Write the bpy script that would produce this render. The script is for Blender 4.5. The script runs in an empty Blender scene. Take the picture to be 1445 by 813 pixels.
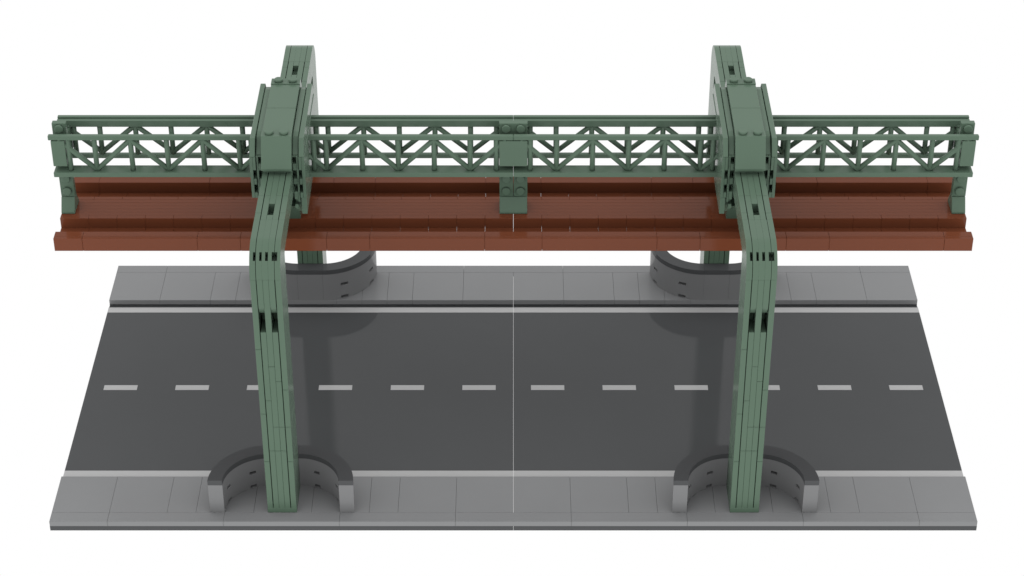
import bpy, bmesh, math
from mathutils import Vector, Matrix

S = 0.008                      # one stud pitch in metres: the model is built at its real size
R = math.radians
scene = bpy.context.scene

# ------------------------------------------------------------------ camera
CAM_PITCH, CAM_H, CAM_F, CAM_D = 33.632, 99.183, 3141.24, 118.818
cam_data = bpy.data.cameras.new('camera')
cam = bpy.data.objects.new('camera', cam_data)
scene.collection.objects.link(cam)
cam.location = (0, -CAM_D * S, CAM_H * S)
cam.rotation_euler = (R(90 - CAM_PITCH), 0, 0)
cam_data.sensor_width = 36
cam_data.lens = 36 * CAM_F / 1445
cam_data.shift_x = -1.9 / 1445
cam_data.clip_start = 0.01
cam_data.clip_end = 100
scene.camera = cam

# ------------------------------------------------------------------ white studio surround
world = bpy.data.worlds.new('World')
scene.world = world
world.use_nodes = True
bg = world.node_tree.nodes['Background']
bg.inputs['Color'].default_value = (1, 1, 1, 1)
bg.inputs['Strength'].default_value = 1.0

scene.view_settings.view_transform = 'Standard'
scene.view_settings.look = 'None'
scene.view_settings.exposure = 0
scene.view_settings.gamma = 1
scene.cycles.max_bounces = 8
scene.cycles.diffuse_bounces = 0


# ------------------------------------------------------------------ materials
def plastic(name, col, rough=0.12, f0=0.025, f90=0.25, var=0.03):
    """matt coloured body under a thin clear gloss whose strength rises towards grazing angles"""
    m = bpy.data.materials.new(name)
    m.use_nodes = True
    nt = m.node_tree
    N, L = nt.nodes, nt.links
    N.clear()
    out = N.new('ShaderNodeOutputMaterial')
    mix = N.new('ShaderNodeMixShader')
    dif = N.new('ShaderNodeBsdfDiffuse')
    glo = N.new('ShaderNodeBsdfGlossy')
    tc = N.new('ShaderNodeTexCoord')
    n = N.new('ShaderNodeTexNoise')
    n.inputs['Scale'].default_value = 35
    n.inputs['Detail'].default_value = 3
    L.new(tc.outputs['Object'], n.inputs['Vector'])
    mr = N.new('ShaderNodeMapRange')
    mr.inputs['To Min'].default_value = 1 - var
    mr.inputs['To Max'].default_value = 1 + var
    L.new(n.outputs['Fac'], mr.inputs['Value'])
    mx = N.new('ShaderNodeVectorMath')
    mx.operation = 'SCALE'
    mx.inputs[0].default_value = col
    L.new(mr.outputs['Result'], mx.inputs['Scale'])
    L.new(mx.outputs['Vector'], dif.inputs['Color'])
    mr2 = N.new('ShaderNodeMapRange')
    mr2.inputs['To Min'].default_value = rough * 0.85
    mr2.inputs['To Max'].default_value = rough * 1.15
    L.new(n.outputs['Fac'], mr2.inputs['Value'])
    L.new(mr2.outputs['Result'], glo.inputs['Roughness'])
    glo.inputs['Color'].default_value = (1, 1, 1, 1)
    lw = N.new('ShaderNodeLayerWeight')
    lw.inputs['Blend'].default_value = 0.5
    pw = N.new('ShaderNodeMath')
    pw.operation = 'POWER'
    pw.inputs[1].default_value = 4.0
    L.new(lw.outputs['Facing'], pw.inputs[0])
    ma = N.new('ShaderNodeMath')
    ma.operation = 'MULTIPLY_ADD'
    ma.inputs[1].default_value = f90
    ma.inputs[2].default_value = f0
    L.new(pw.outputs[0], ma.inputs[0])
    L.new(ma.outputs[0], mix.inputs[0])
    L.new(dif.outputs[0], mix.inputs[1])
    L.new(glo.outputs[0], mix.inputs[2])
    L.new(mix.outputs[0], out.inputs['Surface'])
    return m


GREEN = plastic('sand_green_plastic', (0.116, 0.180, 0.128), 0.22, 0.016, 0.45)
BROWN = plastic('reddish_brown_plastic', (0.196, 0.058, 0.027), 0.10, 0.018, 0.2)
GREY = plastic('light_grey_plastic', (0.268, 0.272, 0.277), 0.2, 0.02, 0.3)
DARK = plastic('dark_grey_plastic', (0.086, 0.089, 0.092), 0.08, 0.018, 0.2)
WALL = plastic('mid_grey_plastic', (0.236, 0.239, 0.243), 0.2, 0.02, 0.3)
WHITE = plastic('white_plastic', (0.52, 0.52, 0.52), 0.15, 0.02, 0.2)


# ------------------------------------------------------------------ mesh builder (all coordinates in studs)
class MB:
    def __init__(self):
        self.bm = bmesh.new()

    def prism(self, poly, x0, x1, bev=0.02, smooth=False):
        """closed polygon in (Y, Z) extruded along X"""
        bm = bmesh.new()
        a = [bm.verts.new((x0, y, z)) for y, z in poly]
        b = [bm.verts.new((x1, y, z)) for y, z in poly]
        n = len(poly)
        bm.faces.new(a)
        bm.faces.new(b[::-1])
        for i in range(n):
            bm.faces.new((a[i], a[(i + 1) % n], b[(i + 1) % n], b[i]))
        return self._add(bm, bev)

    def box(self, x0, x1, y0, y1, z0, z1, bev=0.02):
        return self.prism([(y0, z0), (y1, z0), (y1, z1), (y0, z1)], x0, x1, bev)

    def _add(self, bm, bev):
        bmesh.ops.recalc_face_normals(bm, faces=bm.faces)
        if bev > 0:
            es = [e for e in bm.edges if e.is_manifold and e.calc_face_angle(0) > 0.5]
            bmesh.ops.bevel(bm, geom=es, offset=bev, segments=1, affect='EDGES', clamp_overlap=True)
        self.merge(bm)
        return self

    def merge(self, bm):
        vm = {}
        for v in bm.verts:
            vm[v] = self.bm.verts.new(v.co)
        for f in bm.faces:
            try:
                g = self.bm.faces.new([vm[v] for v in f.verts])
                g.smooth = f.smooth
            except ValueError:
                pass
        bm.free()

    def cyl(self, p0, p1, r, seg=14, bev=0.0):
        p0, p1 = Vector(p0), Vector(p1)
        d = p1 - p0
        q = d.to_track_quat('Z', 'Y').to_matrix().to_4x4()
        bm = bmesh.new()
        rings = [(0, r)] if not bev else [(0, r)]
        L = d.length
        rings = [(0, r), (L - bev, r), (L, r - bev)] if bev else [(0, r), (L, r)]
        vs = []
        for h, rr in rings:
            vs.append([bm.verts.new((rr * math.cos(2 * math.pi * i / seg), rr * math.sin(2 * math.pi * i / seg), h)) for i in range(seg)])
        bm.faces.new(vs[0][::-1])
        bm.faces.new(vs[-1])
        for k in range(len(vs) - 1):
            for i in range(seg):
                f = bm.faces.new((vs[k][i], vs[k][(i + 1) % seg], vs[k + 1][(i + 1) % seg], vs[k + 1][i]))
                f.smooth = (k == 0)
        bm.transform(Matrix.Translation(p0) @ q)
        self.merge(bm)
        return self

    def build(self, name, mat, parent=None, origin=(0, 0, 0)):
        o3 = Vector(origin)
        bmesh.ops.translate(self.bm, verts=self.bm.verts, vec=-o3)
        bmesh.ops.scale(self.bm, verts=self.bm.verts, vec=(S, S, S))
        me = bpy.data.meshes.new(name)
        self.bm.to_mesh(me)
        self.bm.free()
        me.materials.append(mat)
        ob = bpy.data.objects.new(name, me)
        scene.collection.objects.link(ob)
        if parent is not None:
            ob.parent = parent
        else:
            ob.location = o3 * S
        return ob


def empty(name, loc, label, cat, group=None):
    e = bpy.data.objects.new(name, None)
    scene.collection.objects.link(e)
    e.location = Vector(loc) * S
    e.empty_display_size = 0.01
    e['label'] = label
    e['category'] = cat
    if group:
        e['group'] = group
    return e


def structure(o, label=None, cat=None):
    o['kind'] = 'structure'
    if label:
        o['label'] = label
    if cat:
        o['category'] = cat
    return o


C = 16.175                      # middle of the model in Y (depth)


def my(poly, flip):
    return [(2 * C - y, z) for y, z in poly] if flip else poly


# ================================================================== ROAD
ROAD_Y0, ROAD_Y1 = 5.45, 2 * C - 5.45
GAP = 0.013
mb = MB()
for x0, x1 in ((-32, -GAP / 2), (GAP / 2, 32)):
    mb.box(x0, x1, 6.156, 2 * C - 6.156, 0.0, 0.40, 0.0)
    mb.box(x0, x1, 5.0, 5.45, 0.0, 0.28, 0.0)
    mb.box(x0, x1, ROAD_Y1, 2 * C - 5.0, 0.0, 0.28, 0.0)
road = structure(mb.build('road', DARK), 'smooth dark grey two lane road between the two pale pavements', 'road')
for side in (0, 1):
    mb = MB()
    ya, yb = (5.452, 6.154) if not side else (2 * C - 6.154, 2 * C - 5.452)
    for x0, x1 in ((-32, -GAP / 2), (GAP / 2, 32)):
        mb.box(x0, x1, ya, yb, 0.0, 0.405, 0.0)
    mb.build('edge_line', WHITE, road)
for cx in (29.48, 24.11, 18.74, 13.35, 7.95, 2.575):
    for s in (-1, 1):
        mb = MB()
        mb.box(s * cx - 1.25, s * cx + 1.25, C - 0.30, C + 0.30, 0.395, 0.412, 0.0)
        mb.build('lane_dash', WHITE, road)

# ================================================================== PAVEMENTS
MAIN = [-32, -28, -24, -22, -20, -18, -14, -12, -10, -8, -4]
EDGE = [-32, -28, -20, -12, -4]
for far in (0, 1):
    mb = MB()
    g = 0.007

    def ys(a, b):
        return (2 * C - b, 2 * C - a) if far else (a, b)
    main = MAIN + [0] + [-v for v in MAIN[::-1]]
    for a, b in zip(main[:-1], main[1:]):
        ga = GAP / 2 if a == 0 else g
        gb = GAP / 2 if b == 0 else g
        mb.box(a + ga, b - gb, *ys(1 + g, 5), 0.402, 0.80, 0.008)
    edge = EDGE + [-v for v in EDGE[::-1]]
    for a, b in zip(edge[:-1], edge[1:]):
        mb.box(a + g, b - g, *ys(0, 1 - g), 0.402, 0.80, 0.008)
    pv = structure(mb.build('pavement', GREY),
                   'pale grey tiled pavement ' + ('along the far side of the road behind the white edge line' if far else 'along the near side of the road at the front'),
                   'pavement')
    mb = MB()
    for x0, x1 in ((-32, -GAP / 2), (GAP / 2, 32)):
        mb.box(x0, x1, *ys(0.02, 4.98), 0.0, 0.40, 0.0)
    mb.build('base_plate', DARK, pv)

# ================================================================== CURVED BARRIERS
RO, RI = 4.0, 3.0


def quarter(side, n=30):
    """stations (outer, inner, slot-after?) from the barrier's end round to the straight middle; side -1 left, +1 right"""
    slots = [(20, 29), (62, 71)]
    angs = sorted(set([i * 90 / n for i in range(n + 1)] + [a for s in slots for a in s]))
    st = []
    for i, a in enumerate(angs):
        # a measured from the straight middle (0) to the end (90)
        dx, dy = math.sin(R(a)), math.cos(R(a))
        cx = side * 1.0
        o = (cx + side * RO * dx, 1 + RO * dy)
        q = (cx + side * RI * dx, 1 + RI * dy)
        nx = angs[i + 1] if i + 1 < len(angs) else None
        sl = nx is not None and any(s[0] <= a < s[1] for s in slots)
        st.append((o, q, sl))
    return st


def wall_piece(mb, st, levels, slot_row, y_map, x_off, depth=0.46):
    bm = bmesh.new()

    def V(p, z):
        return bm.verts.new((x_off + p[0], y_map(p[1]), z))

    def lerp(p, q, t):
        return (p[0] + (q[0] - p[0]) * t, p[1] + (q[1] - p[1]) * t)
    n = len(st)
    for j in range(len(levels) - 1):
        z0, z1 = levels[j], levels[j + 1]
        for i in range(n - 1):
            o0, q0, sl = st[i]
            o1, q1, _ = st[i + 1]
            rec = sl and j == slot_row
            for A, B, A2, B2 in ((o0, o1, q0, q1), (q0, q1, o0, o1)):
                if not rec:
                    bm.faces.new((V(A, z0), V(B, z0), V(B, z1), V(A, z1)))
                else:
                    a, b = lerp(A, A2, depth), lerp(B, B2, depth)
                    bm.faces.new((V(a, z0), V(b, z0), V(b, z1), V(a, z1)))
                    bm.faces.new((V(A, z0), V(B, z0), V(b, z0), V(a, z0)))
                    bm.faces.new((V(A, z1), V(B, z1), V(b, z1), V(a, z1)))
                    if not st[i - 1][2] or i == 0:
                        bm.faces.new((V(A, z0), V(a, z0), V(a, z1), V(A, z1)))
                    if not st[i + 1][2]:
                        bm.faces.new((V(B, z0), V(b, z0), V(b, z1), V(B, z1)))
    for z in (levels[0], levels[-1]):
        for i in range(n - 1):
            bm.faces.new((V(st[i][0], z), V(st[i + 1][0], z), V(st[i + 1][1], z), V(st[i][1], z)))
    for e in (0, n - 1):
        for j in range(len(levels) - 1):
            bm.faces.new((V(st[e][0], levels[j]), V(st[e][1], levels[j]), V(st[e][1], levels[j + 1]), V(st[e][0], levels[j + 1])))
    bmesh.ops.remove_doubles(bm, verts=bm.verts, dist=1e-4)
    bmesh.ops.recalc_face_normals(bm, faces=bm.faces)
    for f in bm.faces:
        f.smooth = False
    mb.merge(bm)


def barrier(px, far, label):
    root = empty('curved_barrier', (px, (2 * C - 1) if far else 1, 0.8), label, 'barrier', 'curved barriers around the bridge legs')
    org = (px, (2 * C - 1) if far else 1, 0.8)
    ym = (lambda y: 2 * C - y) if far else (lambda y: y)
    straight = [((-0.99, 5), (-0.99, 4), False), ((0.99, 5), (0.99, 4), False)]
    pieces = [quarter(-1), straight, quarter(1)]
    low = MB()
    for st in pieces:
        wall_piece(low, st, [0.803, 0.84, 1.07, 1.999], 1, ym, px)
        wall_piece(low, st, [2.001, 2.02, 2.25, 3.196], 1, ym, px)
    low.build('wall', WALL, root, org)
    cap = MB()
    for st in pieces:
        st2 = [(o, q, False) for o, q, s in st]
        wall_piece(cap, st2, [3.204, 3.60], -1, ym, px)
    cap.build('capping', DARK, root, org)
    return root


barrier(-16, 0, 'curved grey barrier with dark capping around the front left green leg')
barrier(16, 0, 'curved grey barrier with dark capping around the front right green leg')
barrier(-16, 1, 'curved grey barrier on the far pavement around the rear left leg')
barrier(16, 1, 'curved grey barrier on the far pavement around the rear right leg')

# ================================================================== BROWN TRACK DECK
deck = empty('track_deck', (0, C, 15.3), 'long reddish brown trough shaped deck hanging below the green lattice trusses', 'bridge deck')
D0 = (0, C, 15.3)
LIP = [-32, -30, -22, -19, -13, -10, -2, 2, 10, 13, 19, 22, 30, 32]
for far in (0, 1):
    mb = MB()
    for a, b in zip(LIP[:-1], LIP[1:]):
        g = 0.008
        for (y0, y1, z1) in ((11.93, 12.22, 16.322), (12.222, 12.85, 16.33)):
            y0, y1 = (2 * C - y1, 2 * C - y0) if far else (y0, y1)
            mb.box(a + g, b - g, y0, y1, 15.31, z1, 0.012)
    y0, y1 = (12.0, 12.8) if not far else (2 * C - 12.8, 2 * C - 12.0)
    mb.box(-31.9, 31.9, y0, y1, 15.4, 16.2, 0.0)
    mb.build('edge_beam', BROWN, deck, D0)
for y0, y1 in ((12.86, 14.69), (2 * C - 14.69, 2 * C - 12.86)):
    mb = MB()
    for k in range(-16, 16):
        mb.box(2 * k + 0.006, 2 * k + 1.994, y0, y1, 15.30, 15.48, 0.01)
    mb.build('trough_floor', BROWN, deck, D0)
mb = MB()
for a, b in ((-32, -16), (-16, -0.003), (0.003, 16), (16, 32)):
    yy = 14.7
    while yy < 2 * C - 14.7 - 0.05:
        ends = yy < 14.8 or yy > 2 * C - 15.2
        xs = [a] + [x for x in range(-32, 33, 2) if ends and a < x < b] + [b]
        for xa, xb in zip(xs[:-1], xs[1:]):
            mb.box(xa + 0.006, xb - 0.006, yy + 0.004, yy + 0.4214 - 0.004, 15.32, 16.27, 0.012)
        yy += 0.4214
mb.build('walkway', BROWN, deck, D0)

# ================================================================== GREEN LATTICE TRUSSES
BOT = [3, 8, 13, 19, 24, 29]
TOPN = [0.5, 5.5, 10.5, 15.5, 16.5, 21.5, 26.5, 31.5]
for far in (0, 1):
    yc = 17.35 if far else 15.0
    t = empty('lattice_truss', (0, yc, 19.72),
              ('green lattice truss farther back, its flat flange on top' if far else 'green lattice truss nearer the front, its thin square rail on top'),
              'truss', 'green lattice trusses of the bridge')
    org = (0, yc, 19.72)
    if not far:
        zb, zt = 20.04, 22.47
        mb = MB()
        for x0, x1 in ((-32.0, -0.005), (0.005, 32.0)):
            mb.box(x0, x1, 14.60, 15.66, 19.69, 20.06, 0.03)
        mb.build('bottom_flange', GREEN, t, org)
        mb = MB()
        for x0, x1 in ((-32.15, -0.005), (0.005, 32.15)):
            mb.box(x0, x1, 14.83, 15.17, 22.50, 22.85, 0.04)
        mb.build('top_rail', GREEN, t, org)
    else:
        zb, zt = 20.10, 22.30
        mb = MB()
        for x0, x1 in ((-32.0, -0.005), (0.005, 32.0)):
            mb.box(x0, x1, 17.19, 17.51, 19.70, 20.03, 0.04)
        mb.build('bottom_rail', GREEN, t, org)
        mb = MB()
        for x0, x1 in ((-31.9, -0.005), (0.005, 31.9)):
            mb.prism([(17.10, 22.30), (17.75, 22.30), (17.75, 22.90), (17.46, 22.90), (17.46, 22.45), (17.38, 22.45), (17.38, 22.80), (17.10, 22.80)], x0, x1, 0.015)
        mb.build('top_flange', GREEN, t, org)
    zm0, zm1 = zb - 0.06, zt + 0.06
    xs = sorted(set(BOT + [5.5, 10.5, 21.5, 26.5, 1.18, 13.85, 18.15, 30.82]))
    for s in (-1, 1):
        for x in xs:
            MB().cyl((s * x, yc, zm0), (s * x, yc, zm1), 0.185).build('upright', GREEN, t, org)
        for b in BOT:
            for tn in (b - 2.5, b + 2.5):
                MB().cyl((s * b, yc, zm0 + 0.12), (s * tn, yc, zm1 - 0.05), 0.18).build('diagonal', GREEN, t, org)

# ================================================================== SUPPORT POSTS between deck and trusses


def post(x0, x1, label):
    xc = (x0 + x1) / 2
    org = (xc, C, 16.28)
    root = empty('bridge_post', org, label, 'post', 'green posts between the deck and the trusses')
    n = round(x1 - x0)
    cols = [x0 + 0.5 + i for i in range(n)]
    g = 0.02
    mb = MB()
    mb.prism([(15.28, 16.275), (2 * C - 15.28, 16.275), (2 * C - 15.28, 16.42), (2 * C - 15.88, 17.33), (15.88, 17.33), (15.28, 16.42)], x0 + g, x1 - g, 0.025)
    mb.build('foot', GREEN, root, org)
    mb = MB()
    for a in ([x0, x1],) if n == 1 else ([x0, xc], [xc, x1]):
        mb.box(a[0] + g, a[1] - g / 2, 15.93, 2 * C - 15.93, 17.345, 20.33, 0.02)
    b = mb.build('lower_block', GREEN, root, org)
    for cx in cols:
        for z in (17.83, 18.83):
            MB().cyl((cx, 15.95, z), (cx, 15.72, z), 0.30, 20, 0.03).build('stud', GREEN, b, org)
    mb = MB()
    mb.box(x0 + g, x1 - g, 15.5, 2 * C - 15.5, 20.35, 22.35, 0.02)
    mb.build('web_block', GREEN, root, org)
    for s in (0, 1):
        mb = MB()
        y0, y1 = (14.79, 15.42) if not s else (2 * C - 15.42, 2 * C - 14.79)
        mb.box(x0 + g, x1 - g, y0, y1, 20.46, 22.46, 0.03)
        mb.build('panel', GREEN, root, org)
    mb = MB()
    mb.box(x0 + g, x1 - g, 15.80, 16.22, 22.37, 23.32, 0.02)
    b = mb.build('upper_block', GREEN, root, org)
    for cx in cols:
        MB().cyl((cx, 15.82, 22.95), (cx, 15.58, 22.95), 0.30, 20, 0.03).build('stud', GREEN, b, org)
    return root


post(-1, 1, 'wide green post with four studs in the middle of the bridge')
post(-32, -31, 'narrow green post standing on the left end of the brown deck')
post(31, 32, 'narrow green post standing on the right end of the brown deck')

# ================================================================== GREEN PORTAL FRAMES
LAM = [(-1.0, -0.625), (-0.575, -0.203), (-0.197, 0.197), (0.203, 0.575), (0.625, 1.0)]
LEG_F, LEG_B = 1.0, 3.95
ZT, ZU = 22.10, 20.40           # top and underside of the crossbeam
KR = 2.0                        # outer radius of the knee
KC = (LEG_F + KR, ZT - KR)


def arc(cy, cz, r, a0, a1, n=10):
    return [(cy - r * math.cos(R(a0 + (a1 - a0) * i / n)), cz + r * math.sin(R(a0 + (a1 - a0) * i / n))) for i in range(n + 1)]


HC = 15.83                      # the housing sits a little in front of the middle


def mh(poly, flip):
    return [(2 * HC - y, z) for y, z in poly] if flip else poly


def portal(px, m, label):
    org = (px, C, 0.8)
    root = empty('portal_frame', org, label, 'bridge support', 'green portal frames over the road')
    J = 0.008
    for far in (0, 1):
        # --- leg
        mb = MB()
        joints = {0: [5.25, 9.3, 14.6], 1: [6.17, 10.4], 2: [6.17, 8.2, 13.2], 3: [6.17, 8.2, 12.0], 4: [5.25, 8.2, 11.3]}
        top = KC[1]
        for i, (a, b) in enumerate(LAM):
            zs = [0.803] + joints[i] + ([15.98] if i in (1, 3) else []) + [top]
            lo = zs[0]
            for z in zs[1:]:
                if i in (1, 3) and z == top:
                    poly = [(LEG_F + 1.5, lo + J), (LEG_B, lo + J), (LEG_B, z - J), (LEG_F, z - J), (LEG_F, 18.1), (LEG_F + 0.08, 17.75), (LEG_F + 0.3, 17.35), (LEG_F + 1.5, 17.05)]
                    mb.prism(my(poly, far), px + a, px + b, 0.0)
                else:
                    poly = [(LEG_F, lo + J), (LEG_B, lo + J), (LEG_B, z - J), (LEG_F, z - J)]
                    mb.prism(my(poly, far), px + a, px + b, 0.02)
                lo = z
        mb.prism(my([(LEG_F - 0.015, 0.801), (LEG_B + 0.01, 0.801), (LEG_B + 0.01, 1.2), (LEG_F - 0.015, 1.2)], far), px - 1.01, px + 1.01, 0.02)
        mb.build('leg', GREEN, root, org)
        # --- knee: a quarter ring of lamellae with a row of slots in it
        mb = MB()
        strips = [(-1.0, -0.77, 0), (-0.77, -0.62, 1), (-0.58, -0.36, 0), (-0.36, -0.202, 1), (-0.198, 0.02, 0), (0.02, 0.198, 1), (0.205, 0.44, 0), (0.44, 0.60, 1), (0.63, 0.80, 1), (0.80, 1.0, 0)]
        inner = [(LEG_B + 1.2, ZU), (LEG_B + 0.3, ZU), (LEG_B, ZU - 0.2), (LEG_B, KC[1])]
        H0, H1 = 37, 54
        for a, b, hole in strips:
            if not hole:
                poly = arc(*KC, KR, 0, 90, 14) + [(LEG_B + 1.2, ZT)] + inner
                mb.prism(my(poly, far), px + a, px + b, 0.0)
            else:
                rin = KR - 0.8
                poly = arc(*KC, KR, 0, H0, 7) + arc(*KC, rin, H0, H1, 3) + arc(*KC, KR, H1, 90, 7) + [(LEG_B + 1.2, ZT)] + inner
                mb.prism(my(poly, far), px + a, px + b, 0.0)
        mb.build('knee', GREEN, root, org)
        # --- half of the crossbeam
    mb = MB()
    ya = LEG_B + 1.2
    for i, (a, b) in enumerate(LAM):
        for far in (0, 1):
            ys = [ya, 6.0, 8.2, C] if i in (0, 4) else [ya, 8.2, C]
            if i == 2:
                ys = [ya, 5.75, 7.15, C]
            for k in range(len(ys) - 1):
                y0, y1 = ys[k], ys[k + 1]
                zt = ZT
                if i == 2 and k == 1:
                    # recess with a sloping bottom
                    poly = [(y0, ZU), (y1, ZU), (y1, ZT - 0.7), (y0, ZT - 0.45)]
                    mb.prism(my(poly, far), px + a, px + b, 0.0)
                else:
                    mb.prism(my([(y0 + J, ZU), (y1 - J, ZU), (y1 - J, zt), (y0 + J, zt)], far), px + a, px + b, 0.015)
    mb.build('crossbeam', GREEN, root, org)

    # --- housing over the trusses: sloped bricks at both ends, flat tiles between them
    hs = MB()
    for far in (0, 1):
        hs.prism(mh([(10.72, 22.50), (10.72, 22.66), (11.72, 24.62), (12.52, 24.62), (12.52, 22.50)], far), px - 1.02, px + 1.02, 0.02)
    hs.box(px - 1.0, px + 1.0, 12.54, 15.747, 22.5, 24.56, 0.012)
    hs.box(px - 1.0, px + 1.0, 15.773, 2 * HC - 12.54, 22.5, 24.56, 0.012)
    hs.box(px - 0.98, px + 0.98, 11.2, 2 * HC - 11.2, 22.115, 22.52, 0.0)
    h = hs.build('housing', GREEN, root, org)
    for y in (12.14, 2 * HC - 12.14):
        for dx in (-0.5, 0.5):
            MB().cyl((px + dx, y, 24.60), (px + dx, y, 24.82), 0.30, 22, 0.03).build('stud', GREEN, h, org)

    # --- side plates either side of the housing
    F = 11.35
    for s in (-1, 1):
        # inner plates, low in the groove
        mb = MB()

        def X(a, b):
            return (px + s * a, px + s * b) if s > 0 else (px + s * b, px + s * a)
        up_in = [(F + 0.25, 23.25), (12.55, 24.15), (13.1, 24.25)]
        up_in = up_in + [(2 * HC - y + 0.45, z) for y, z in up_in[::-1]]
        mb.prism(up_in, *X(1.04, 1.42), 0.02)
        mb.prism([(F + 0.12, 19.6), (F + 0.12, 23.235), (2 * HC - F - 0.12, 23.235), (2 * HC - F - 0.12, 19.6)], *X(1.28, 1.42), 0.015)
        holes = [(22.62, 23.15), (21.45, 22.10), (20.42, 21.0), (19.4, 19.8)]
        lo = 19.1
        for h0, h1 in holes[::-1] + [(23.235, None)]:
            mb.prism([(F + 0.12, lo), (F + 0.12, h0), (2 * HC - F - 0.12, h0), (2 * HC - F - 0.12, lo)], *X(1.04, 1.275), 0.015)
            lo = h1
        mb.box(*X(1.03, 1.27), F + 0.8, 2 * HC - F - 0.8, 18.6, 23.2, 0.0)
        mb.prism([(F + 0.5, 19.1), (F + 0.5, 19.6), (2 * HC - F - 0.5, 19.6), (2 * HC - F - 0.5, 19.1), (2 * HC - 12.9, 18.0), (12.9, 18.0)], *X(1.10, 1.46), 0.0)
        mb.build('inner_side_plate', GREEN, root, org)
        # outer plates
        mb = MB()
        up = [(F, 23.21), (12.12, 24.27), (HC, 24.27)]
        up = up + [(2 * HC - y + 0.3, z) for y, z in up[-2::-1]]
        mb.prism(up, *X(1.47, 1.82), 0.025)
        inside = (s == m)
        zb = 18.7 if inside else 20.0
        mb.prism([(F, 20.0), (F, 23.19), (2 * HC - F, 23.19), (2 * HC - F, 20.0)], *X(1.65, 1.86), 0.02)
        if inside:
            mb.prism([(F + 0.02, zb), (F + 0.02, 19.99), (2 * HC - F, 19.99), (2 * HC - F, zb)], *X(1.5, 1.86), 0.02)
        lo = 20.0
        for h0, h1 in [(20.42, 21.05), (21.5, 22.18), (23.19, None)]:
            mb.prism([(F, lo), (F, h0), (2 * HC - F, h0), (2 * HC - F, lo)], *X(1.45, 1.645), 0.015)
            lo = h1
        mb.box(*X(1.45, 1.64), F + 0.8, 2 * HC - F - 0.8, 20.0, 23.1, 0.0)
        mb.build('outer_side_plate', GREEN, root, org)
    # --- hanger down to the deck
    mb = MB()
    mb.prism([(14.62, 16.285), (2 * C - 14.62, 16.285), (2 * C - 13.9, 18.2), (2 * C - 13.0, 20.38), (13.0, 20.38), (13.9, 18.2)], px - 1.0, px + 1.0, 0.02)
    mb.prism([(14.9, 16.9), (2 * C - 14.9, 16.9), (2 * C - 12.6, 18.55), (12.6, 18.55)], px - 1.40, px + 1.40, 0.02)
    mb.build('hanger', GREEN, root, org)
    return root


portal(-16, 1, 'left green portal frame carrying the bridge over the road')
portal(16, -1, 'right green portal frame carrying the bridge over the road')
